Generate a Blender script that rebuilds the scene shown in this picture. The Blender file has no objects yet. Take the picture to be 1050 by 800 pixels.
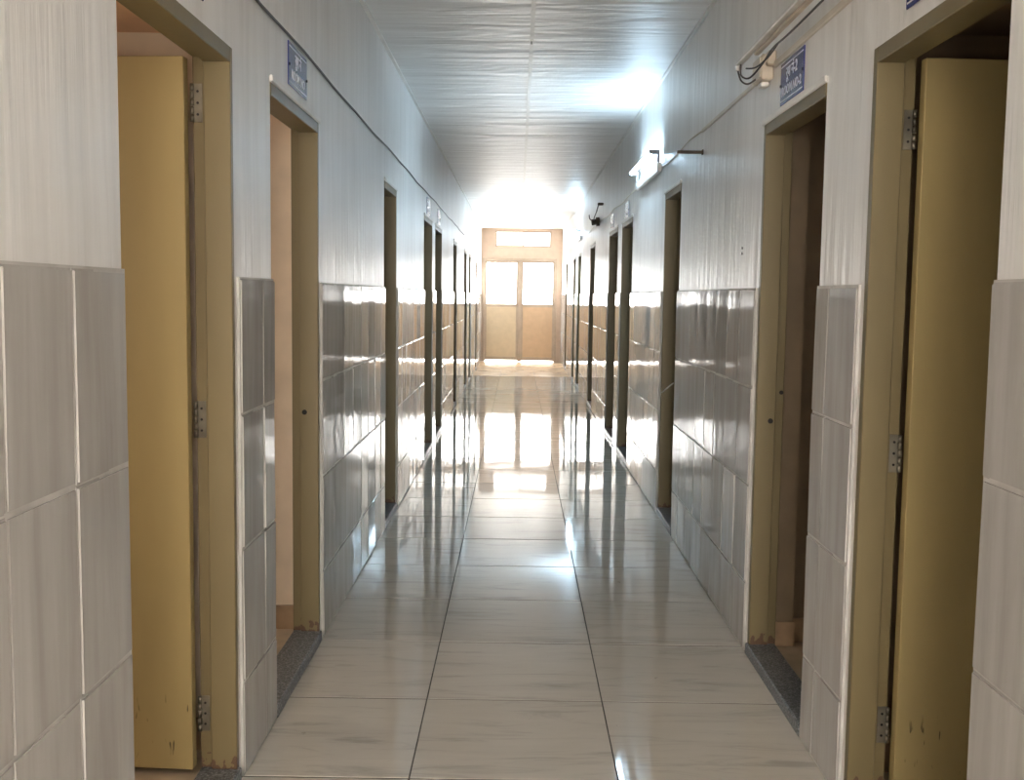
import bpy, bmesh, math, random
from mathutils import Matrix, Vector
random.seed(7)
SC = bpy.context.scene
COL = SC.collection

# ------------------------------------------------------------------ camera
H_CAM = 1.364
cam_data = bpy.data.cameras.new('camera')
cam_data.sensor_fit = 'HORIZONTAL'
cam_data.sensor_width = 36.0
cam_data.lens = 37.438
cam_data.clip_start = 0.02
cam_data.clip_end = 200
cam = bpy.data.objects.new('camera', cam_data)
COL.objects.link(cam)
_r = Vector((0.9998989, 0.0056221, 0.01306084))
_u = Vector((-0.01350493, 0.08796622, 0.99603191))
_f = Vector((-0.00445088, 0.99610759, -0.08803325))
_m = Matrix.Identity(4)
for _i in range(3):
    _m[_i][0], _m[_i][1], _m[_i][2] = _r[_i], _u[_i], -_f[_i]
_m[2][3] = H_CAM
cam.matrix_world = _m
SC.camera = cam

# ------------------------------------------------------------------ sky and exposure
SKY = 5.1            # overcast sky, enters through the open rear end of the corridor
PANE = 7.6          # sun-lit frosted panes of the far doors
VENT = 1.8          # ventilator above them
TUBE = 22.0          # fluorescent tubes
ROOM_L = 1.0         # daylight window of the washrooms on the left
world = bpy.data.worlds.new('overcast_sky')
SC.world = world
world.use_nodes = True
_bg = world.node_tree.nodes['Background']
_bg.inputs[0].default_value = (1.0, 0.93, 0.855, 1)
_bg.inputs[1].default_value = SKY
vs = SC.view_settings
vs.view_transform = 'Standard'
vs.look = 'None'
vs.gamma = 1.0
vs.use_curve_mapping = False
vs.exposure = 1.82

# ------------------------------------------------------------------ dimensions
XL, XR = -0.765, 0.9056          # corridor wall faces
ZC = 2.75                        # ceiling
YB, YE = -3.6, 22.1              # rear (open) end, far wall
T = 0.098                        # corridor wall thickness
TP = 0.012                       # tiles stand proud of the plaster
DADO = 1.403
ROWS = [(1.028, 1.403), (0.652, 1.028), (0.272, 0.652), (0.004, 0.272)]
D_TOP = 2.005
ZR = 2.075                       # low ceiling of the side rooms
ROOM_W = 1.75

# ------------------------------------------------------------------ materials
def mat(name):
    m = bpy.data.materials.new(name)
    m.use_nodes = True
    nt = m.node_tree
    b = nt.nodes['Principled BSDF']
    return m, nt, b

def nd(nt, t, **kw):
    n = nt.nodes.new(t)
    for k, v in kw.items():
        setattr(n, k, v)
    return n

def pos(nt, scale=(1, 1, 1), rand=False):
    g = nd(nt, 'ShaderNodeNewGeometry')
    mp = nd(nt, 'ShaderNodeMapping')
    mp.inputs['Scale'].default_value = scale
    nt.links.new(g.outputs['Position'], mp.inputs['Vector'])
    if rand:
        oi = nd(nt, 'ShaderNodeObjectInfo')
        mu = nd(nt, 'ShaderNodeMath', operation='MULTIPLY')
        mu.inputs[1].default_value = 37.0
        nt.links.new(oi.outputs['Random'], mu.inputs[0])
        nt.links.new(mu.outputs[0], mp.inputs['Location'])
    return mp.outputs['Vector']

def noise(nt, vec, scale=1.0, detail=3.0, rough=0.5, dist=0.0):
    n = nd(nt, 'ShaderNodeTexNoise')
    n.inputs['Scale'].default_value = scale
    n.inputs['Detail'].default_value = detail
    n.inputs['Roughness'].default_value = rough
    n.inputs['Distortion'].default_value = dist
    nt.links.new(vec, n.inputs['Vector'])
    return n.outputs['Fac']

def ramp(nt, fac, stops):
    r = nd(nt, 'ShaderNodeValToRGB')
    e = r.color_ramp.elements
    while len(e) < len(stops):
        e.new(0.5)
    for k, (p, c) in enumerate(stops):
        e[k].position = p
        e[k].color = (c[0], c[1], c[2], 1) if not isinstance(c, float) else (c, c, c, 1)
    nt.links.new(fac, r.inputs['Fac'])
    return r.outputs['Color']

def mix(nt, fac, a, b, mode='MIX'):
    m = nd(nt, 'ShaderNodeMixRGB', blend_type=mode)
    for s, v in ((0, fac), (1, a), (2, b)):
        if isinstance(v, (int, float)):
            m.inputs[s].default_value = v if s == 0 else (v, v, v, 1)
        elif isinstance(v, tuple):
            m.inputs[s].default_value = (*v, 1)
        else:
            nt.links.new(v, m.inputs[s])
    return m.outputs[0]

def bump(nt, b, hgt, strength, dist=0.01, prev=None):
    n = nd(nt, 'ShaderNodeBump')
    n.inputs['Strength'].default_value = strength
    n.inputs['Distance'].default_value = dist
    nt.links.new(hgt, n.inputs['Height'])
    if prev is not None:
        nt.links.new(prev, n.inputs['Normal'])
    nt.links.new(n.outputs['Normal'], b.inputs['Normal'])
    return n.outputs['Normal']

def simple(name, col, rough=0.5, metal=0.0, var=0.0, spec=0.5):
    m, nt, b = mat(name)
    b.inputs['Roughness'].default_value = rough
    b.inputs['Metallic'].default_value = metal
    b.inputs['Specular IOR Level'].default_value = spec
    if var:
        f = noise(nt, pos(nt, (1, 1, 1)), 9.0, 4)
        c = ramp(nt, f, [(0.3, tuple(x * (1 - var) for x in col)), (0.7, tuple(min(1, x * (1 + var)) for x in col))])
        nt.links.new(c, b.inputs['Base Color'])
    else:
        b.inputs['Base Color'].default_value = (*col, 1)
    return m

def emit(name, col, strength):
    m, nt, b = mat(name)
    b.inputs['Base Color'].default_value = (0.8, 0.8, 0.8, 1)
    b.inputs['Emission Color'].default_value = (*col, 1)
    b.inputs['Emission Strength'].default_value = strength
    return m

def plaster():
    m, nt, b = mat('glossy_wall_paint')
    v = pos(nt, (14, 14, 0.9))
    f1 = noise(nt, v, 1.0, 4, 0.6)
    f2 = noise(nt, pos(nt, (1.6, 1.6, 1.0)), 1.0, 4)
    c1 = ramp(nt, f1, [(0.3, (0.76, 0.745, 0.72)), (0.6, (0.86, 0.85, 0.83))])
    c2 = ramp(nt, f2, [(0.3, (0.88, 0.86, 0.84)), (0.7, (1.0, 1.0, 1.0))])
    nt.links.new(mix(nt, 1.0, c1, c2, 'MULTIPLY'), b.inputs['Base Color'])
    b.inputs['Roughness'].default_value = 0.36
    b.inputs['Specular IOR Level'].default_value = 0.5
    n1 = bump(nt, b, f1, 0.45, 0.014)
    f3 = noise(nt, pos(nt, (5, 5, 2.2)), 1.0, 2)
    bump(nt, b, f3, 0.25, 0.02, n1)
    return m

def ceiling_paint():
    m, nt, b = mat('glossy_ceiling_paint')
    f1 = noise(nt, pos(nt, (1.1, 6.5, 1)), 1.0, 3, 0.55, 0.6)
    c1 = ramp(nt, f1, [(0.3, (0.79, 0.77, 0.74)), (0.65, (0.89, 0.875, 0.85))])
    nt.links.new(c1, b.inputs['Base Color'])
    b.inputs['Roughness'].default_value = 0.42
    n1 = bump(nt, b, f1, 0.6, 0.04)
    f3 = noise(nt, pos(nt, (2.5, 20, 1)), 1.0, 3)
    bump(nt, b, f3, 0.12, 0.01, n1)
    return m

def wall_tile():
    m, nt, b = mat('glazed_wall_tile')
    f1 = noise(nt, pos(nt, (16, 16, 1.6), True), 1.0, 4, 0.6, 0.3)
    c = ramp(nt, f1, [(0.3, (0.43, 0.40, 0.37)), (0.5, (0.49, 0.465, 0.435)), (0.7, (0.55, 0.53, 0.505))])
    nt.links.new(c, b.inputs['Base Color'])
    b.inputs['Roughness'].default_value = 0.06
    b.inputs['IOR'].default_value = 1.52
    f2 = noise(nt, pos(nt, (5, 5, 3), True), 1.0, 2)
    bump(nt, b, f2, 0.07, 0.02)
    return m

def floor_mat(name, base, dark, rough):
    m, nt, b = mat(name)
    f1 = noise(nt, pos(nt, (2.2, 14, 1), True), 1.0, 6, 0.65, 0.8)
    f2 = noise(nt, pos(nt, (1.3, 1.3, 1), True), 1.0, 3)
    c1 = ramp(nt, f1, [(0.30, dark), (0.46, base), (0.75, tuple(min(1, x * 1.08) for x in base))])
    c2 = ramp(nt, f2, [(0.3, (0.9, 0.89, 0.87)), (0.7, (1, 1, 1))])
    # scattered specks of dirt
    f3 = noise(nt, pos(nt, (13, 13, 1)), 1.0, 5, 0.6)
    dirt = ramp(nt, f3, [(0.70, 1.0), (0.76, 0.45)])
    cc = mix(nt, 1.0, mix(nt, 1.0, c1, c2, 'MULTIPLY'), dirt, 'MULTIPLY')
    nt.links.new(cc, b.inputs['Base Color'])
    fr = noise(nt, pos(nt, (3, 5, 1)), 1.0, 4)
    rr = ramp(nt, fr, [(0.3, rough * 0.7), (0.7, rough * 1.6)])
    nt.links.new(rr, b.inputs['Roughness'])
    b.inputs['IOR'].default_value = 1.55
    f4 = noise(nt, pos(nt, (1.5, 3.0, 1), True), 1.0, 2)
    bump(nt, b, f4, 0.025, 0.01)
    return m

def paint_wood(name, col, rust=True, scuff=False, rough=0.42):
    m, nt, b = mat(name)
    f = noise(nt, pos(nt, (5, 5, 1.2)), 1.0, 4)
    c = ramp(nt, f, [(0.3, tuple(x * 0.88 for x in col)), (0.7, tuple(min(1, x * 1.08) for x in col))])
    g = nd(nt, 'ShaderNodeNewGeometry')
    sx = nd(nt, 'ShaderNodeSeparateXYZ')
    nt.links.new(g.outputs['Position'], sx.inputs[0])
    if rust:                                    # rusty, chipped foot
        f2 = noise(nt, pos(nt, (45, 45, 30)), 1.0, 4)
        md = nd(nt, 'ShaderNodeMath', operation='MULTIPLY_ADD')
        nt.links.new(f2, md.inputs[0])
        md.inputs[1].default_value = 0.16
        md.inputs[2].default_value = -0.015
        lt = nd(nt, 'ShaderNodeMath', operation='LESS_THAN')
        nt.links.new(sx.outputs['Z'], lt.inputs[0])
        nt.links.new(md.outputs[0], lt.inputs[1])
        c = mix(nt, lt.outputs[0], c, (0.10, 0.055, 0.03))
    if scuff:                                   # short slanting scrape marks near the bottom
        mp = nd(nt, 'ShaderNodeMapping')
        mp.inputs['Rotation'].default_value = (0, 0.45, 0)
        mp.inputs['Scale'].default_value = (60, 1, 12)
        nt.links.new(g.outputs['Position'], mp.inputs['Vector'])
        f3 = noise(nt, mp.outputs['Vector'], 1.0, 2)
        s1 = ramp(nt, f3, [(0.655, 0.0), (0.69, 0.85)])
        mr = nd(nt, 'ShaderNodeMapRange')
        mr.inputs['From Min'].default_value = 0.22
        mr.inputs['From Max'].default_value = 0.27
        mr.inputs['To Min'].default_value = 1
        mr.inputs['To Max'].default_value = 0
        nt.links.new(sx.outputs['Z'], mr.inputs['Value'])
        sm = mix(nt, 1.0, s1, mr.outputs[0], 'MULTIPLY')
        c = mix(nt, sm, c, (0.06, 0.045, 0.02))
    nt.links.new(c, b.inputs['Base Color'])
    b.inputs['Roughness'].default_value = rough
    bump(nt, b, noise(nt, pos(nt, (30, 30, 6)), 1.0, 3), 0.12, 0.004)
    return m

def granite():
    m, nt, b = mat('grey_granite')
    f = noise(nt, pos(nt, (1, 1, 1)), 140, 3, 0.7)
    nt.links.new(ramp(nt, f, [(0.35, (0.035, 0.04, 0.045)), (0.5, (0.13, 0.14, 0.15)), (0.68, (0.33, 0.34, 0.35))]), b.inputs['Base Color'])
    b.inputs['Roughness'].default_value = 0.35
    return m

M = dict(
    plaster=plaster(), ceiling=ceiling_paint(), tile=wall_tile(),
    floor=floor_mat('polished_floor_tile', (0.62, 0.585, 0.52), (0.47, 0.44, 0.39), 0.04),
    floor_end=floor_mat('warm_floor_tile', (0.66, 0.50, 0.33), (0.55, 0.40, 0.26), 0.16),  # warm light of the far end put into the tile colour
    grout=simple('dark_grout', (0.07, 0.065, 0.058), 0.85, var=0.3),
    wgrout=simple('pale_grout', (0.50, 0.48, 0.45), 0.8, var=0.2),
    frame=paint_wood('olive_frame_paint', (0.18, 0.138, 0.064)),
    leaf=paint_wood('tan_door_paint', (0.385, 0.295, 0.13), rust=False, scuff=True),
    hinge=simple('worn_steel_hinge', (0.20, 0.18, 0.14), 0.45, 0.8, 0.5),
    hole=simple('dark_hole', (0.01, 0.01, 0.01), 0.9),
    granite=granite(),
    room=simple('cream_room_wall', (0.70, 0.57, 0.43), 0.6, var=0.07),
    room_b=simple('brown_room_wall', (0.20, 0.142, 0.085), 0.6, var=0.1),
    peach=simple('peach_room_ceiling', (0.80, 0.50, 0.30), 0.6, var=0.06),  # orange bounce off the door leaf put into the ceiling colour
    room_floor=simple('beige_room_floor', (0.52, 0.42, 0.30), 0.35, var=0.2),
    skirt=simple('brown_skirting_tile', (0.33, 0.22, 0.13), 0.35, var=0.3),
    end_wall=simple('cream_end_wall', (0.60, 0.48, 0.385), 0.5, var=0.05),
    end_frame=simple('cream_door_paint', (0.46, 0.38, 0.30), 0.4, var=0.08),
    panel_y=simple('yellow_cream_panel', (0.62, 0.52, 0.37), 0.45, var=0.05),
    panel_o=simple('peach_panel', (0.60, 0.44, 0.29), 0.45, var=0.05),
    pane=emit('sunlit_frosted_pane', (1.0, 0.975, 0.945), PANE),
    vent=emit('sunlit_ventilator_pane', (1.0, 0.95, 0.88), VENT),
    room_pane=emit('daylit_room_pane', (1.0, 0.93, 0.82), ROOM_L),
    room_pane2=emit('brightly_daylit_room_pane', (1.0, 0.96, 0.90), 1.4),
    tube=emit('lit_fluorescent_tube', (0.55, 0.79, 1.0), TUBE),
    tube2=emit('lit_new_fluorescent_tube', (0.55, 0.79, 1.0), TUBE * 2.6),
    batten=simple('white_batten_enamel', (0.66, 0.64, 0.60), 0.35, var=0.1),
    cap=simple('grey_lamp_cap', (0.16, 0.16, 0.17), 0.5),
    wire=simple('dark_cable', (0.05, 0.04, 0.035), 0.5),
    conduit=simple('cream_cable_casing', (0.66, 0.60, 0.51), 0.45, var=0.08),
    box=simple('beige_junction_box', (0.55, 0.47, 0.37), 0.5, var=0.15),
    iron=simple('rusty_iron', (0.085, 0.06, 0.04), 0.7, var=0.4),
    strip=simple('pale_cover_strip', (0.78, 0.755, 0.71), 0.4, var=0.06),
    sign=simple('blue_enamel_plate', (0.045, 0.05, 0.20), 0.22, var=0.1),
    ink=simple('white_sign_paint', (0.70, 0.70, 0.74), 0.35),
    stick=simple('pale_latch_rod', (0.7, 0.66, 0.58), 0.4),
)

# ------------------------------------------------------------------ mesh helpers
def box(bm, x0, x1, y0, y1, z0, z1, bev=0.0):
    x0, x1 = min(x0, x1), max(x0, x1)
    y0, y1 = min(y0, y1), max(y0, y1)
    z0, z1 = min(z0, z1), max(z0, z1)
    vs_ = [bm.verts.new(c) for c in ((x0, y0, z0), (x1, y0, z0), (x1, y1, z0), (x0, y1, z0),
                                     (x0, y0, z1), (x1, y0, z1), (x1, y1, z1), (x0, y1, z1))]
    fs = [bm.faces.new([vs_[i] for i in q]) for q in
          ((3, 2, 1, 0), (4, 5, 6, 7), (0, 1, 5, 4), (1, 2, 6, 5), (2, 3, 7, 6), (3, 0, 4, 7))]
    if bev:
        es = list({e for f in fs for e in f.edges})
        bmesh.ops.bevel(bm, geom=es, offset=bev, segments=1, affect='EDGES', clamp_overlap=True)

def tube(bm, pts, r, n=8, cap=True):
    pts = [Vector(p) for p in pts]
    rings = []
    for i, p in enumerate(pts):
        d = (pts[min(i + 1, len(pts) - 1)] - pts[max(i - 1, 0)]).normalized()
        a = d.cross(Vector((0, 0, 1)))
        if a.length < 1e-3:
            a = d.cross(Vector((1, 0, 0)))
        a.normalize()
        b = d.cross(a)
        rings.append([bm.verts.new(p + r * (math.cos(t) * a + math.sin(t) * b))
                      for t in (2 * math.pi * k / n for k in range(n))])
    for A, B in zip(rings, rings[1:]):
        for k in range(n):
            f = bm.faces.new((A[k], A[(k + 1) % n], B[(k + 1) % n], B[k]))
            f.smooth = True
    if cap:
        bm.faces.new(rings[0][::-1])
        bm.faces.new(rings[-1])

def link(name, me, parent=None, loc=None):
    o = bpy.data.objects.new(name, me)
    COL.objects.link(o)
    if parent is not None:
        o.parent = parent
    if loc is not None:
        o.location = loc
    return o

def obj(name, bm, m, parent=None, loc=None):
    bmesh.ops.recalc_face_normals(bm, faces=bm.faces)
    me = bpy.data.meshes.new(name)
    bm.to_mesh(me)
    bm.free()
    me.materials.append(M[m])
    return link(name, me, parent, loc)

def boxes(name, lst, m, parent=None, bev=0.0, loc=None):
    bm = bmesh.new()
    for q in lst:
        box(bm, *q, bev=bev)
    return obj(name, bm, m, parent, loc)

def empty(name, loc=(0, 0, 0)):
    o = bpy.data.objects.new(name, None)
    o.empty_display_size = 0.1
    COL.objects.link(o)
    o.location = loc
    return o

def tag(o, label, cat, group=None, kind=None):
    o['label'] = label
    o['category'] = cat
    if group:
        o['group'] = group
    if kind:
        o['kind'] = kind
    return o

# ------------------------------------------------------------------ door positions (near edge, far edge, small)
DOORS_L = [(2.06, 2.87), (3.31, 4.09), (6.09, 6.69), (8.66, 9.47), (9.84, 10.65), (12.58, 13.21), (15.08, 15.80), (16.50, 17.15), (19.05, 19.68)]
DOORS_R = [(2.03, 2.795), (3.22, 4.015), (6.03, 6.67), (8.54, 9.40), (9.80, 10.72), (12.70, 13.50), (15.45, 16.20), (16.85, 17.55), (19.60, 20.25)]
SIDES = [('left', -1, XL, DOORS_L), ('right', 1, XR, DOORS_R)]

# ------------------------------------------------------------------ corridor shell
floor = boxes('floor', [(XL - 0.005, XR + 0.005, YB, YE, -0.12, -0.0022)], 'grout')
tag(floor, 'glossy cream marble-look tiled floor of the corridor', 'floor', kind='structure')
_tile_cache = {}
def floor_tile(x0, x1, y0, y1, m):
    key = (round(x1 - x0, 3), round(y1 - y0, 3), m)
    if key not in _tile_cache:
        bm = bmesh.new()
        w, d = (x1 - x0) / 2, (y1 - y0) / 2
        box(bm, -w, w, -d, d, -0.009, 0, bev=0.0008)
        bmesh.ops.recalc_face_normals(bm, faces=bm.faces)
        me = bpy.data.meshes.new('floor_tile')
        bm.to_mesh(me)
        bm.free()
        me.materials.append(M[m])
        _tile_cache[key] = me
    o = link('floor_tile', _tile_cache[key], floor, ((x0 + x1) / 2, (y0 + y1) / 2, random.uniform(-0.0006, 0.0003)))
    o.rotation_euler = (random.gauss(0, 0.0006), random.gauss(0, 0.0006), 0)
G = 0.0021
GY = 0.0045
XJ = [XL + 0.002, -0.290, 0.3025, XR - 0.002]
y = 3.5016 - 0.598 * 8
Y_CHANGE = 18.1  # beyond here the tiles carry the painted-in warm end light
while y < YE - 0.05:
    y1 = min(y + 0.598, YE)
    segs = [(y, y1, 'floor' if y < Y_CHANGE - 0.3 else 'floor_end')]
    if y < Y_CHANGE < y1 - 0.02 and y1 - Y_CHANGE > 0.05:
        segs = [(y, Y_CHANGE, 'floor'), (Y_CHANGE, y1, 'floor_end')]
    for a, b_, m_ in segs:
        for k in range(3):
            floor_tile(XJ[k] + G, XJ[k + 1] - G, a + GY, b_ - GY, m_)
    y += 0.598

ceil = boxes('ceiling', [(XL - T, XR + T, YB, YE, ZC, ZC + 0.12)], 'ceiling')
tag(ceil, 'glossy white painted ceiling with wavy surface and one central joint strip', 'ceiling', kind='structure')
boxes('joint_strip', [(0.045, 0.067, YB, YE, ZC - 0.008, ZC)], 'strip', ceil)
bm = bmesh.new(); tube(bm, [(0.056, 5.9, ZC), (0.056, 5.9, ZC - 0.03)], 0.004, 6); obj('nail', bm, 'batten', ceil)
boxes('edge_strip', [(XL, XL + 0.018, YB, YE, ZC - 0.012, ZC)], 'strip', ceil)
boxes('edge_strip', [(XR - 0.018, XR, YB, YE, ZC - 0.012, ZC)], 'strip', ceil)

_wt_cache = {}
def wall_tile_mesh(w, hgt):
    key = (round(w, 3), round(hgt, 3))
    if key not in _wt_cache:
        bm = bmesh.new()
        box(bm, -0.004, TP, -w / 2, w / 2, -hgt / 2, hgt / 2)
        es = [e for e in bm.edges if all(v.co.x > 0 for v in e.verts)]
        bmesh.ops.bevel(bm, geom=es, offset=0.004, segments=2, affect='EDGES')
        bmesh.ops.recalc_face_normals(bm, faces=bm.faces)
        me = bpy.data.meshes.new('wall_tile')
        bm.to_mesh(me)
        bm.free()
        me.materials.append(M['tile'])
        _wt_cache[key] = me
    return _wt_cache[key]

walls = {}
for side, s, X, doors in SIDES:
    edges = [YB] + [v for d in doors for v in d] + [YE]
    lst = []
    for k in range(0, len(edges), 2):
        lst.append((X, X + s * T, edges[k], edges[k + 1], -0.1, ZC))
    for a, b_ in doors:
        lst.append((X, X + s * T, a, b_, D_TOP, ZC))
    w = boxes('wall_' + side, lst, 'plaster')
    tag(w, 'long corridor wall on the %s, glossy white paint above glazed tiles' % side, 'wall', kind='structure')
    walls[side] = w
    # bed of grout behind the tiles, then the tiles of each stretch between doorways
    far = bmesh.new()
    for k in range(0, len(edges), 2):
        a, b_ = edges[k], edges[k + 1]
        a2 = a + (0.035 if k > 0 else 3.8)
        b2 = b_ - (0.004 if k < len(edges) - 2 else 0.0)
        boxes('tile_bed', [(X, X - s * (TP - 0.004), a2 - 0.004, b2, 0.0, DADO + 0.003)], 'wgrout', w)
        ys = []
        if k == 0:
            y = b2
            while y > a2 + 0.05:
                ys.append((max(y - 0.2515, a2), y)); y -= 0.2515
        else:
            y = a2
            while y < b2 - 0.004:
                e = min(y + 0.2515, b2)
                if b2 - e < 0.03:
                    e = b2
                ys.append((y, e)); y = e
        for (ya, yb) in ys:
            for (za, zb) in ROWS:
                wd, hg = yb - ya - 0.004, zb - za - 0.004
                me = wall_tile_mesh(wd, hg)
                ry, rz = random.gauss(0, 0.004), random.gauss(0, 0.010)
                loc = Vector((X, (ya + yb) / 2, (za + zb) / 2))
                base = 0.0 if s < 0 else math.pi
                if ya < 12.4:
                    o = link('wall_tile', me, w, loc)
                    o.rotation_euler = (0, ry, base + rz)
                else:
                    tmp = bmesh.new(); tmp.from_mesh(me)
                    mt = Matrix.Translation(loc) @ Matrix.Rotation(base + rz, 4, 'Z') @ Matrix.Rotation(ry, 4, 'Y')
                    tmp.transform(mt)
                    t_me = bpy.data.meshes.new('t'); tmp.to_mesh(t_me); tmp.free()
                    far.from_mesh(t_me); bpy.data.meshes.remove(t_me)
    fo = obj('far_wall_tiles', far, 'tile', w)
    fo['kind'] = 'stuff'
# screw holes in the right wall, left by something taken down
for z in (1.570, 1.548):
    bm = bmesh.new(); tube(bm, [(XR + 0.001, 4.35, z), (XR - 0.0015, 4.35, z)], 0.006, 8); obj('screw_hole', bm, 'hole', walls['right'])

# ------------------------------------------------------------------ end wall with double door and ventilator
DZ = 2.14
WX0, WX1, WZ0, WZ1 = -0.48, 0.67, 2.37, 2.70
DX0, DX1 = -0.735, 0.800
ew = boxes('wall_end', [(XL - T, DX0, YE, YE + 0.2, -0.1, ZC), (DX1, XR + T, YE, YE + 0.2, -0.1, ZC),
                        (DX0, DX1, YE, YE + 0.2, DZ, WZ0), (DX0, WX0, YE, YE + 0.2, WZ0, ZC),
                        (WX1, DX1, YE, YE + 0.2, WZ0, ZC), (WX0, WX1, YE, YE + 0.2, WZ1, ZC)], 'end_wall')
tag(ew, 'cream wall closing the far end of the corridor around the double door', 'wall', kind='structure')
win = empty('window_1', ((WX0 + WX1) / 2, YE, WZ0))
tag(win, 'bright wide ventilator window above the far double door', 'window', kind='structure')
L = lambda q, o: tuple(q[i] - o[i // 2] for i in range(6))
o_ = win.location
boxes('window_frame', [L(q, o_) for q in ((WX0, WX1, YE + 0.03, YE + 0.08, WZ0, WZ0 + 0.03), (WX0, WX1, YE + 0.03, YE + 0.08, WZ1 - 0.03, WZ1),
      (WX0, WX0 + 0.03, YE + 0.03, YE + 0.08, WZ0, WZ1), (WX1 - 0.03, WX1, YE + 0.03, YE + 0.08, WZ0, WZ1))], 'end_frame', win)
for k in range(2):
    a = WX0 + 0.03 + k * (WX1 - WX0 - 0.06) / 2
    b_ = a + (WX1 - WX0 - 0.06) / 2
    boxes('pane', [L((a + 0.004, b_ - 0.004, YE + 0.05, YE + 0.056, WZ0 + 0.03, WZ1 - 0.03), o_)], 'vent', win)
boxes('mullion', [L(((WX0 + WX1) / 2 - 0.012, (WX0 + WX1) / 2 + 0.012, YE + 0.03, YE + 0.08, WZ0 + 0.03, WZ1 - 0.03), o_)], 'end_frame', win)

ed = empty('door_19', ((DX0 + DX1) / 2, YE, 0))
tag(ed, 'double door at the far end with two glowing glazed upper halves', 'door', kind='structure')
o_ = ed.location
FW = 0.05
boxes('jamb', [L((DX0, DX0 + FW, YE - 0.02, YE + 0.08, 0, DZ), o_)], 'end_frame', ed, 0.004)
boxes('jamb', [L((DX1 - FW, DX1, YE - 0.02, YE + 0.08, 0, DZ), o_)], 'end_frame', ed, 0.004)
boxes('head', [L((DX0 + FW, DX1 - FW, YE - 0.02, YE + 0.08, DZ - 0.05, DZ), o_)], 'end_frame', ed, 0.004)
XM = 0.046
boxes('door_stop', [L(q, o_) for q in ((DX0 + FW - 0.004, DX0 + FW + 0.014, YE + 0.041, YE + 0.08, 0.0, DZ - 0.04), (DX1 - FW - 0.014, DX1 - FW + 0.004, YE + 0.041, YE + 0.08, 0.0, DZ - 0.04),  # unseen strips added to block outside light leaking round the leaves
      (XM - 0.06, XM + 0.035, YE + 0.061, YE + 0.08, 0.0, DZ - 0.04), (XM - 0.06, XM - 0.044, YE + 0.041, YE + 0.062, 0.0, DZ - 0.04), (XM + 0.019, XM + 0.035, YE + 0.041, YE + 0.062, 0.0, DZ - 0.04),
      (DX0 + FW, DX1 - FW, YE + 0.041, YE + 0.08, DZ - 0.065, DZ - 0.045))], 'end_frame', ed)
boxes('centre_post', [L((XM - 0.045, XM + 0.02, YE - 0.015, YE + 0.06, 0.02, DZ - 0.05), o_)], 'end_frame', ed, 0.004)
for (a, b_, pm, z0, lab) in ((DX0 + FW + 0.004, XM - 0.049, 'panel_y', 0.034, 'yellow-cream lower panel, glazed above'),
                             (XM + 0.024, DX1 - FW - 0.004, 'panel_o', 0.026, 'peach lower panel, glazed above')):
    sw = 0.034
    lf = boxes('door_leaf', [L(q, o_) for q in ((a, a + sw, YE, YE + 0.04, z0, DZ - 0.055), (b_ - sw, b_, YE, YE + 0.04, z0, DZ - 0.055),
               (a + sw, b_ - sw, YE, YE + 0.04, DZ - 0.10, DZ - 0.055), (a + sw, b_ - sw, YE, YE + 0.04, 1.14, 1.20),
               (a + sw, b_ - sw, YE, YE + 0.04, z0, z0 + 0.07))], 'end_frame', ed)
    lf['label'] = lab
    boxes('pane', [L((a + sw, b_ - sw, YE + 0.015, YE + 0.021, 1.20, DZ - 0.10), o_)], 'pane', lf)
    boxes('lower_panel', [L((a + sw, b_ - sw, YE + 0.010, YE + 0.022, z0 + 0.07, 1.14), o_)], pm, lf)

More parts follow.
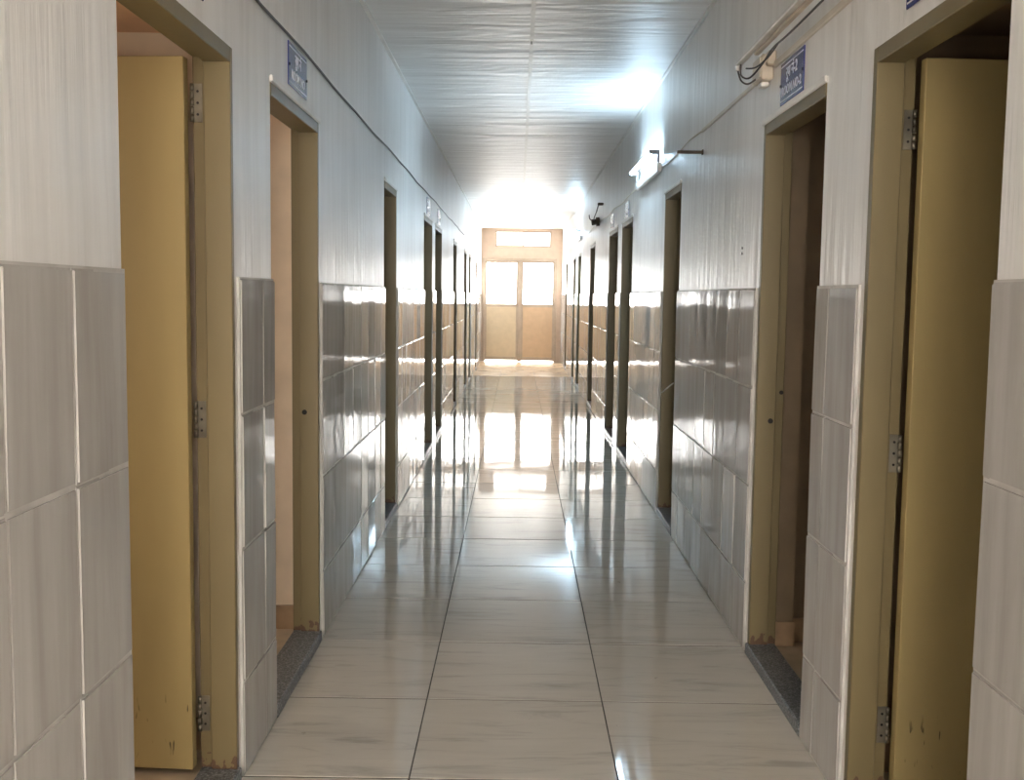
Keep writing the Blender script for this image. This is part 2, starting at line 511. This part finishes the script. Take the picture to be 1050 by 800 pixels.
# ------------------------------------------------------------------ side rooms
for side, s, X, doors in SIDES:
    xi, xo = X + s * T, X + s * (T + ROOM_W)
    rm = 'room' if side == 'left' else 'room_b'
    fl = boxes('floor_%s_rooms' % side, [(xi - s * 0.0, xo, 0.6, YE, -0.1, 0.03)], 'room_floor')
    tag(fl, 'beige tiled floor of the side rooms on the %s' % side, 'floor', kind='structure')
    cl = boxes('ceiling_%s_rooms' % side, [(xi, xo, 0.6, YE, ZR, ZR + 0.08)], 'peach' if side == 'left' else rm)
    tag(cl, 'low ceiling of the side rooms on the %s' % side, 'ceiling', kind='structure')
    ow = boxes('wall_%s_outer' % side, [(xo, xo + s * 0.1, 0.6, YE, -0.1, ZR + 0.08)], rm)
    tag(ow, 'outer wall of the side rooms on the %s' % side, 'wall', kind='structure')
    gaps = [0.14, 0.06, 0.2, 0.14, 0.1, 0.2, 0.14, 0.1, 0.2]
    cuts = [0.6] + [d[1] + g for d, g in zip(doors, gaps)]
    for k, yc in enumerate(cuts):
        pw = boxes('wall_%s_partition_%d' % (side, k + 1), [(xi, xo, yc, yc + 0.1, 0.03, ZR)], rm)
        tag(pw, ('partition before the first room on the %s' % side) if k == 0 else
            'painted cross wall just beyond the %s doorway on the %s' % (['first', 'second', 'third', 'fourth', 'fifth', 'sixth', 'seventh', 'eighth', 'ninth'][k - 1], side), 'wall', kind='structure')
        boxes('skirting', [(xi, xo, yc - 0.01, yc, 0.03, 0.125)], 'skirt', pw)
        if side == 'right' and k == 2:
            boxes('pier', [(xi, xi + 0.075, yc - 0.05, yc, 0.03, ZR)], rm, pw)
            boxes('skirting', [(xi, xi + 0.08, yc - 0.058, yc - 0.05, 0.03, 0.125)], 'skirt', pw)
    if side == 'left':
        for n, (ya, yb) in ((2, (0.9, 2.3)), (3, (3.25, 3.95))):
            wn = empty('window_%d' % n, (xo, (ya + yb) / 2, 1.0))
            tag(wn, 'frosted daylight window of the %s room on the left' % ('first' if n == 2 else 'second'), 'window', kind='structure')
            q = wn.location
            boxes('pane', [L((xo - s * 0.012, xo - s * 0.018, ya + .03, yb - .03, 1.03, 1.87), q)], 'room_pane' if n == 2 else 'room_pane2', wn)
            boxes('window_frame', [L(t, q) for t in ((xo, xo - s * 0.03, ya, yb, 1.0, 1.03), (xo, xo - s * 0.03, ya, yb, 1.87, 1.9),
                  (xo, xo - s * 0.03, ya, ya + 0.03, 1.0, 1.9), (xo, xo - s * 0.03, yb - 0.03, yb, 1.0, 1.9))], 'frame', wn)

# ------------------------------------------------------------------ side doorways
ORD = ['first', 'second', 'third', 'fourth', 'fifth', 'sixth', 'seventh', 'eighth', 'ninth']
NEAR = {('left', 0): 'nearest doorway on the left, tan leaf swung open showing three steel hinges',
        ('left', 1): 'second doorway on the left, olive frame open to a pale lit room',
        ('right', 0): 'nearest doorway on the right, brown leaf swung open with scraped bottom',
        ('right', 1): 'second doorway on the right, olive frame open to a dark room',
        ('right', 2): 'third doorway on the right with a pale latch rod across its jamb'}
JW = 0.050
def doorway(side, s, X, y0, y1, n, idx):
    d = empty('door_%d' % n, (X, (y0 + y1) / 2, 0))
    lab = NEAR.get((side, idx), '%s doorway from the camera in the %s wall, olive frame' % (ORD[idx], side))
    tag(d, lab, 'door', kind='structure')
    o = d.location
    P = lambda a, b, c, e, f, g: (min(s * a, s * b), max(s * a, s * b), c - o[1], e - o[1], f, g)   # a,b = depth into the wall
    zt = D_TOP
    yi0, yi1 = y0 + 0.004, y1 - (0.022 if s < 0 else 0.030)        # clear opening between the jambs
    for far in (0, 1):
        ya, yb = (yi1, yi1 + JW) if far else (yi0 - JW, yi0)            # partly buried in the plaster
        ra, rb = (yi1 + 0.012, yi1 + JW) if far else (yi0 - JW, yi0 - 0.012)
        j = boxes('jamb', [P(-0.003 if far else 0.006, 0.068, ya, (y1 + 0.0005) if far else yb, 0.03, zt), P(0.068, 0.100, ra, rb, 0.03, zt)], 'frame', d, 0.002)
        if far and idx in (1,):
            zz = 0.908
            bm = bmesh.new(); tube(bm, [(s * 0.05, ya - o[1] + 0.001, zz), (s * 0.05, ya - o[1] - 0.0015, zz)], 0.010, 12); obj('lock_hole', bm, 'hole', j)
            if side == 'right':
                bm = bmesh.new(); tube(bm, [(s * 0.09, ra - o[1] + 0.001, 1.015), (s * 0.09, ra - o[1] - 0.0015, 1.015)], 0.008, 12); obj('latch_hole', bm, 'hole', j)
    boxes('head', [P(-0.003, 0.068, yi0, yi1, zt - 0.040, zt), P(0.068, 0.100, yi0 - 0.003, yi1 + 0.011, zt - 0.026, zt)], 'frame', d, 0.002)
    if idx:
        boxes('plaster_lip', [P(-0.011, 0.0, y0 - 0.012, y1 + 0.012, zt - 0.002, zt + 0.020)], 'strip', d, 0.004)
    boxes('threshold', [P(-0.012, 0.100, y0 + 0.004, y1 - 0.004, 0.0, 0.045)], 'granite', d, 0.004)
    # leaf, opened into the room
    w = yi1 - yi0 + 0.02
    tk = 0.032
    hinge_far = idx == 0
    lz0, lz1 = 0.050, zt - 0.030
    bm = bmesh.new()
    box(bm, 0.004, w, -tk, 0, lz0, lz1, 0.002)
    lf = obj('door_leaf', bm, 'leaf', d)
    hx = s * 0.108
    if hinge_far:
        hy = yi1 + 0.012 - o[1]
        ang = math.radians(3.5)
        # local +x of the leaf points into the room
        lf.matrix_local = Matrix.Translation((hx, hy, 0)) @ Matrix.Rotation(s * ang if s > 0 else math.pi - ang, 4, 'Z') @ (Matrix.Scale(-1, 4, (0, 1, 0)) if s < 0 else Matrix.Identity(4))
        # keep the corridor-facing surface towards the camera
    else:
        hy = yi0 - 0.012 - o[1]
        ang = math.radians(2)
        lf.matrix_local = Matrix.Translation((hx, hy, 0)) @ Matrix.Rotation(-s * ang if s > 0 else math.pi + ang, 4, 'Z') @ (Matrix.Scale(-1, 4, (0, 1, 0)) if s > 0 else Matrix.Identity(4))
    if hinge_far:
        zs = ((1.86, 0.10), (1.02, 0.10), (0.20, 0.10)) if s < 0 else ((1.80, 0.10), (0.965, 0.10), (0.23, 0.10))
        for zc, hh in zs:
            bm = bmesh.new()
            yj = yi1 + 0.012 - o[1]
            xa, xb = s * 0.074, s * 0.098
            box(bm, xa, xb, yj - 0.0025, yj, zc - hh / 2, zc + hh / 2, 0.0006)           # frame plate
            for q in range(5):                                                          # knuckles
                z0 = zc - hh / 2 + q * hh / 5
                tube(bm, [(s * 0.100, yj - 0.006, z0 + 0.001), (s * 0.100, yj - 0.006, z0 + hh / 5 - 0.001)], 0.0055, 8)
            hg = obj('hinge', bm, 'hinge', d)
            for q in (-0.3, 0, 0.3):
                bm = bmesh.new(); tube(bm, [(s * 0.086, yj - 0.0024, zc + q * hh), (s * 0.086, yj - 0.0036, zc + q * hh)], 0.0035, 8); obj('screw', bm, 'hole', hg)
    if side == 'right' and idx == 2:
        bm = bmesh.new()
        tube(bm, [(s * 0.004, 0.300, 0.772), (0, 0.05, 0.823), (0, -0.20, 0.873)], 0.004, 6)
        obj('latch_rod', bm, 'stick', d)
    return d
n = 0
for side, s, X, doors in SIDES:
    for idx, (a, b_) in enumerate(doors):
        n += 1
        doorway(side, s, X, a, b_, n, idx)

# ------------------------------------------------------------------ room number plates
def text_mesh(body, size):
    cu = bpy.data.curves.new('lettering', 'FONT')
    cu.body = body
    cu.size = size
    cu.align_x = 'CENTER'
    cu.align_y = 'CENTER'
    cu.extrude = 0.0006
    cu.offset = 0.0006
    cu.resolution_u = 3
    t = bpy.data.objects.new('lettering', cu)
    COL.objects.link(t)
    bpy.context.view_layer.update()
    me = bpy.data.meshes.new_from_object(t.evaluated_get(bpy.context.evaluated_depsgraph_get()))
    bpy.data.objects.remove(t)
    bpy.data.curves.remove(cu)
    me.name = 'lettering'
    me.materials.clear()
    me.materials.append(M['ink'])
    return me

def sign(side, s, X, yc, zc, lines, label, w=0.30, hgt=0.142):
    o = empty('room_number_sign', (X, yc, zc))
    tag(o, label, 'sign', 'blue plates above the side doorways')
    # local frame of the plate: x reading direction, y up, z out of the wall
    rot = Matrix(((0, 0, -s), (-s, 0, 0), (0, 1, 0))).to_4x4()
    o.matrix_world = Matrix.Translation((X, yc, zc)) @ rot
    boxes('plate', [(-w / 2, w / 2, -hgt / 2, hgt / 2, 0, 0.004)], 'sign', o, 0.0012)
    for yy in (-hgt / 2 + 0.012, hgt / 2 - 0.014):
        boxes('border_line', [(-w / 2 + 0.008, w / 2 - 0.008, yy - 0.002, yy + 0.002, 0.004, 0.0048)], 'ink', o)
    for t, yy, sz in lines:
        link('lettering', text_mesh(t, sz), o, (0, yy, 0.0046))
    for xx in (-w / 2 + 0.006, w / 2 - 0.006):
        bm = bmesh.new(); tube(bm, [(xx, -0.004, 0.003), (xx, -0.004, 0.007)], 0.005, 8); obj('screw', bm, 'hole', o)
    return o
TXT_R = [('\u0930\u0942\u092e \u0928\u0902-2', 0.026, 0.054), ('ROOM NO-2', -0.030, 0.044)]
TXT = [('\u0930\u0942\u092e \u0928\u0902', 0.026, 0.054), ('ROOM NO', -0.030, 0.044)]
sign('left', -1, XL, 3.715, 2.118, TXT, 'blue enamel plate bleached by glare above the second doorway on the left')
sign('right', 1, XR, 3.632, 2.103, TXT_R, 'blue enamel plate with white room number beside the junction box')
sign('left', -1, XL, 2.465, 2.127, TXT, 'blue plate cut off by the picture top above the nearest left doorway')
sign('right', 1, XR, 2.425, 2.116, TXT, 'blue plate cut off by the picture top above the nearest right doorway')
sign('left', -1, XL, 9.05, 2.10, TXT, 'small pale plate above the fourth doorway on the left')
sign('left', -1, XL, 10.25, 2.10, TXT, 'small pale plate above the fifth doorway on the left')
sign('right', 1, XR, 9.02, 2.09, TXT, 'small pale plate above the fourth doorway on the right')
sign('right', 1, XR, 10.42, 2.09, TXT, 'small pale plate above the fifth doorway on the right')

# ------------------------------------------------------------------ cables along the walls
bm = bmesh.new()
pts = []
y = -1.0
while y < 15:
    pts.append((XL + 0.005, y, 2.200 + 0.004 * math.sin(y * 2.1) + 0.003 * math.sin(y * 5.3)))
    y += 0.3
tube(bm, pts, 0.0045, 6)
tag(obj('wall_cable', bm, 'wire'), 'thin dark cable running along the upper left wall above the plates', 'cable')
c = boxes('cable_casing', [(XR, XR - 0.012, -1.0, 3.86, 2.180, 2.202)], 'conduit', None, 0.002)
tag(c, 'cream cable casing on the right wall from the camera to the junction box', 'cable casing')
c = boxes('cable_casing', [(XR, XR - 0.010, 4.05, 5.33, 2.180, 2.197), (XR, XR - 0.010, 5.33, 5.36, 2.180, 2.197)], 'conduit', None, 0.002)
tag(c, 'cream cable casing on the right wall beyond the junction box', 'cable casing')
bm = bmesh.new()
tube(bm, [(XR - 0.004, 5.36 + 0.4 * k, 2.19 + 0.012 * math.sin(k * 1.7)) for k in range(24)], 0.004, 6)
tag(obj('wall_cable', bm, 'conduit'), 'thin pale cable along the upper right wall beyond the iron rod', 'cable')

# ------------------------------------------------------------------ junction box
jb = empty('junction_box', (XR, 3.955, 2.195))
tag(jb, 'small beige junction box with wires on the right wall', 'junction box')
boxes('body', [(-0.045, 0, -0.05, 0.085, -0.045, 0.045)], 'box', jb, 0.005)
boxes('cover_plate', [(-0.050, -0.045, -0.04, 0.075, -0.038, 0.038)], 'conduit', jb, 0.002)
boxes('side_plug', [(-0.030, 0, -0.085, -0.05, 0.0, 0.05)], 'box', jb, 0.004)
boxes('bottom_clip', [(-0.035, -0.005, -0.01, 0.05, -0.062, -0.045)], 'strip', jb, 0.003)

# ------------------------------------------------------------------ fluorescent fittings on the right wall
def fitting(y0, y1, zb, label, lit, standoff=0.0, tm='tube'):
    o = empty('tube_light', (XR, (y0 + y1) / 2, zb))
    tag(o, label, 'tube light', 'fluorescent fittings on the right wall')
    h = (y1 - y0) / 2
    xb = -0.004 - standoff
    boxes('batten', [(xb - 0.030, xb, -h, h, -0.030, 0.030)], 'batten', o, 0.004)
    for yy in (-h + 0.012, h - 0.012):
        bm = bmesh.new()
        box(bm, xb - 0.030, xb - 0.012, yy - 0.008, yy + 0.008, 0.030, 0.080, 0.002)
        box(bm, xb - 0.082, xb - 0.012, yy - 0.008, yy + 0.008, 0.080, 0.108, 0.004)
        obj('lamp_holder', bm, 'cap', o)
    if standoff:
        for yy in (-h * 0.7, h * 0.6):
            boxes('bracket', [(xb, 0, yy - 0.012, yy + 0.012, -0.012, 0.012)], 'iron', o, 0.002)
    if lit:
        bm = bmesh.new()
        tube(bm, [(xb - 0.066, -h + 0.020, 0.095), (xb - 0.066, h - 0.020, 0.095)], 0.0135, 14)
        obj('glowing_tube', bm, tm, o)
    return o
fitting(6.86, 8.08, 2.192, 'lit fluorescent tube fitting on the right wall above and beyond the third doorway', True)
fitting(15.45, 16.65, 2.22, 'farther lit fluorescent tube fitting on the right wall near the end', True, tm='tube2')
# near fitting without a tube, hung a little off the wall, with loose wires
nf = empty('tube_light', (XR, 3.35, 2.215))
tag(nf, 'unlit pale batten of a tube fitting hanging off the right wall, wires loose', 'tube light', 'fluorescent fittings on the right wall')
BX = 0.795 - XR
boxes('batten', [(BX - 0.012, BX + 0.012, -0.60, 0.645, -0.004, 0.010)], 'batten', nf, 0.003)
boxes('lower_channel', [(BX + 0.004, BX + 0.022, -0.60, 0.40, -0.018, -0.006)], 'box', nf, 0.003)
boxes('lamp_holder', [(BX - 0.008, BX + 0.008, 0.640, 0.655, -0.018, 0.004)], 'batten', nf, 0.003)
for yy in (-0.40,):
    boxes('bracket', [(BX + 0.010, 0, yy - 0.01, yy + 0.01, -0.02, -0.004)], 'iron', nf, 0.002)
def wire(pts, r=0.0035):
    # smooth the polyline (Catmull-Rom)
    P = [Vector(p) for p in pts]
    out = []
    for i in range(len(P) - 1):
        a, b, c_, d = P[max(i - 1, 0)], P[i], P[i + 1], P[min(i + 2, len(P) - 1)]
        for k in range(6):
            t = k / 6
            out.append(0.5 * ((2 * b) + (c_ - a) * t + (2 * a - 5 * b + 4 * c_ - d) * t * t + (3 * b - a - 3 * c_ + d) * t ** 3))
    out.append(P[-1])
    bm = bmesh.new()
    tube(bm, out, r, 6)
    return bm
obj('wire', wire([(BX, 0.645, -0.02), (BX + 0.012, 0.64, -0.055), (BX + 0.035, 0.63, -0.068), (-0.045, 0.62, -0.050)]), 'wire', nf)
obj('wire', wire([(BX, 0.60, -0.005), (BX + 0.004, 0.60, -0.045), (BX + 0.028, 0.57, -0.058), (BX + 0.045, 0.45, -0.035), (BX + 0.045, 0.30, -0.015), (BX + 0.042, 0.05, -0.022), (BX + 0.04, -0.55, -0.02)]), 'wire', nf)
obj('wire', wire([(BX + 0.01, 0.55, -0.03), (BX + 0.03, 0.48, -0.04), (BX + 0.045, 0.36, -0.030), (BX + 0.048, 0.22, -0.012)], 0.003), 'wire', nf)

# ------------------------------------------------------------------ bits left on the right wall
rd = empty('iron_rod', (XR, 5.353, 2.085))
tag(rd, 'short dark iron rod sticking out of the right wall', 'bracket')
boxes('rod', [(-0.128, 0.0, -0.008, 0.008, -0.009, 0.006)], 'iron', rd, 0.002)
boxes('wall_plate', [(-0.006, 0.0, -0.016, 0.016, -0.014, 0.012)], 'iron', rd, 0.002)
lh = empty('lamp_holder', (XR, 12.1, 2.21))
tag(lh, 'dark broken lamp holder with dangling wires high on the right wall', 'lamp holder')
bm = bmesh.new()
tube(bm, [(0, 0, 0), (-0.04, 0, -0.004)], 0.05, 14)
tube(bm, [(-0.04, 0, -0.004), (-0.09, 0, -0.012)], 0.034, 14)
obj('holder', bm, 'iron', lh)
boxes('hook', [(-0.06, 0, -0.52, -0.46, 0.140, 0.165)], 'iron', lh, 0.004)
obj('wire', wire([(-0.05, -0.49, 0.15), (-0.06, -0.36, 0.09), (-0.05, -0.27, 0.10), (-0.07, -0.12, 0.03), (-0.06, 0.0, 0.0)], 0.006), 'wire', lh)
obj('wire', wire([(-0.05, 0.0, 0.0), (-0.10, 0.1, 0.03), (-0.11, 0.12, 0.08)], 0.006), 'wire', lh)
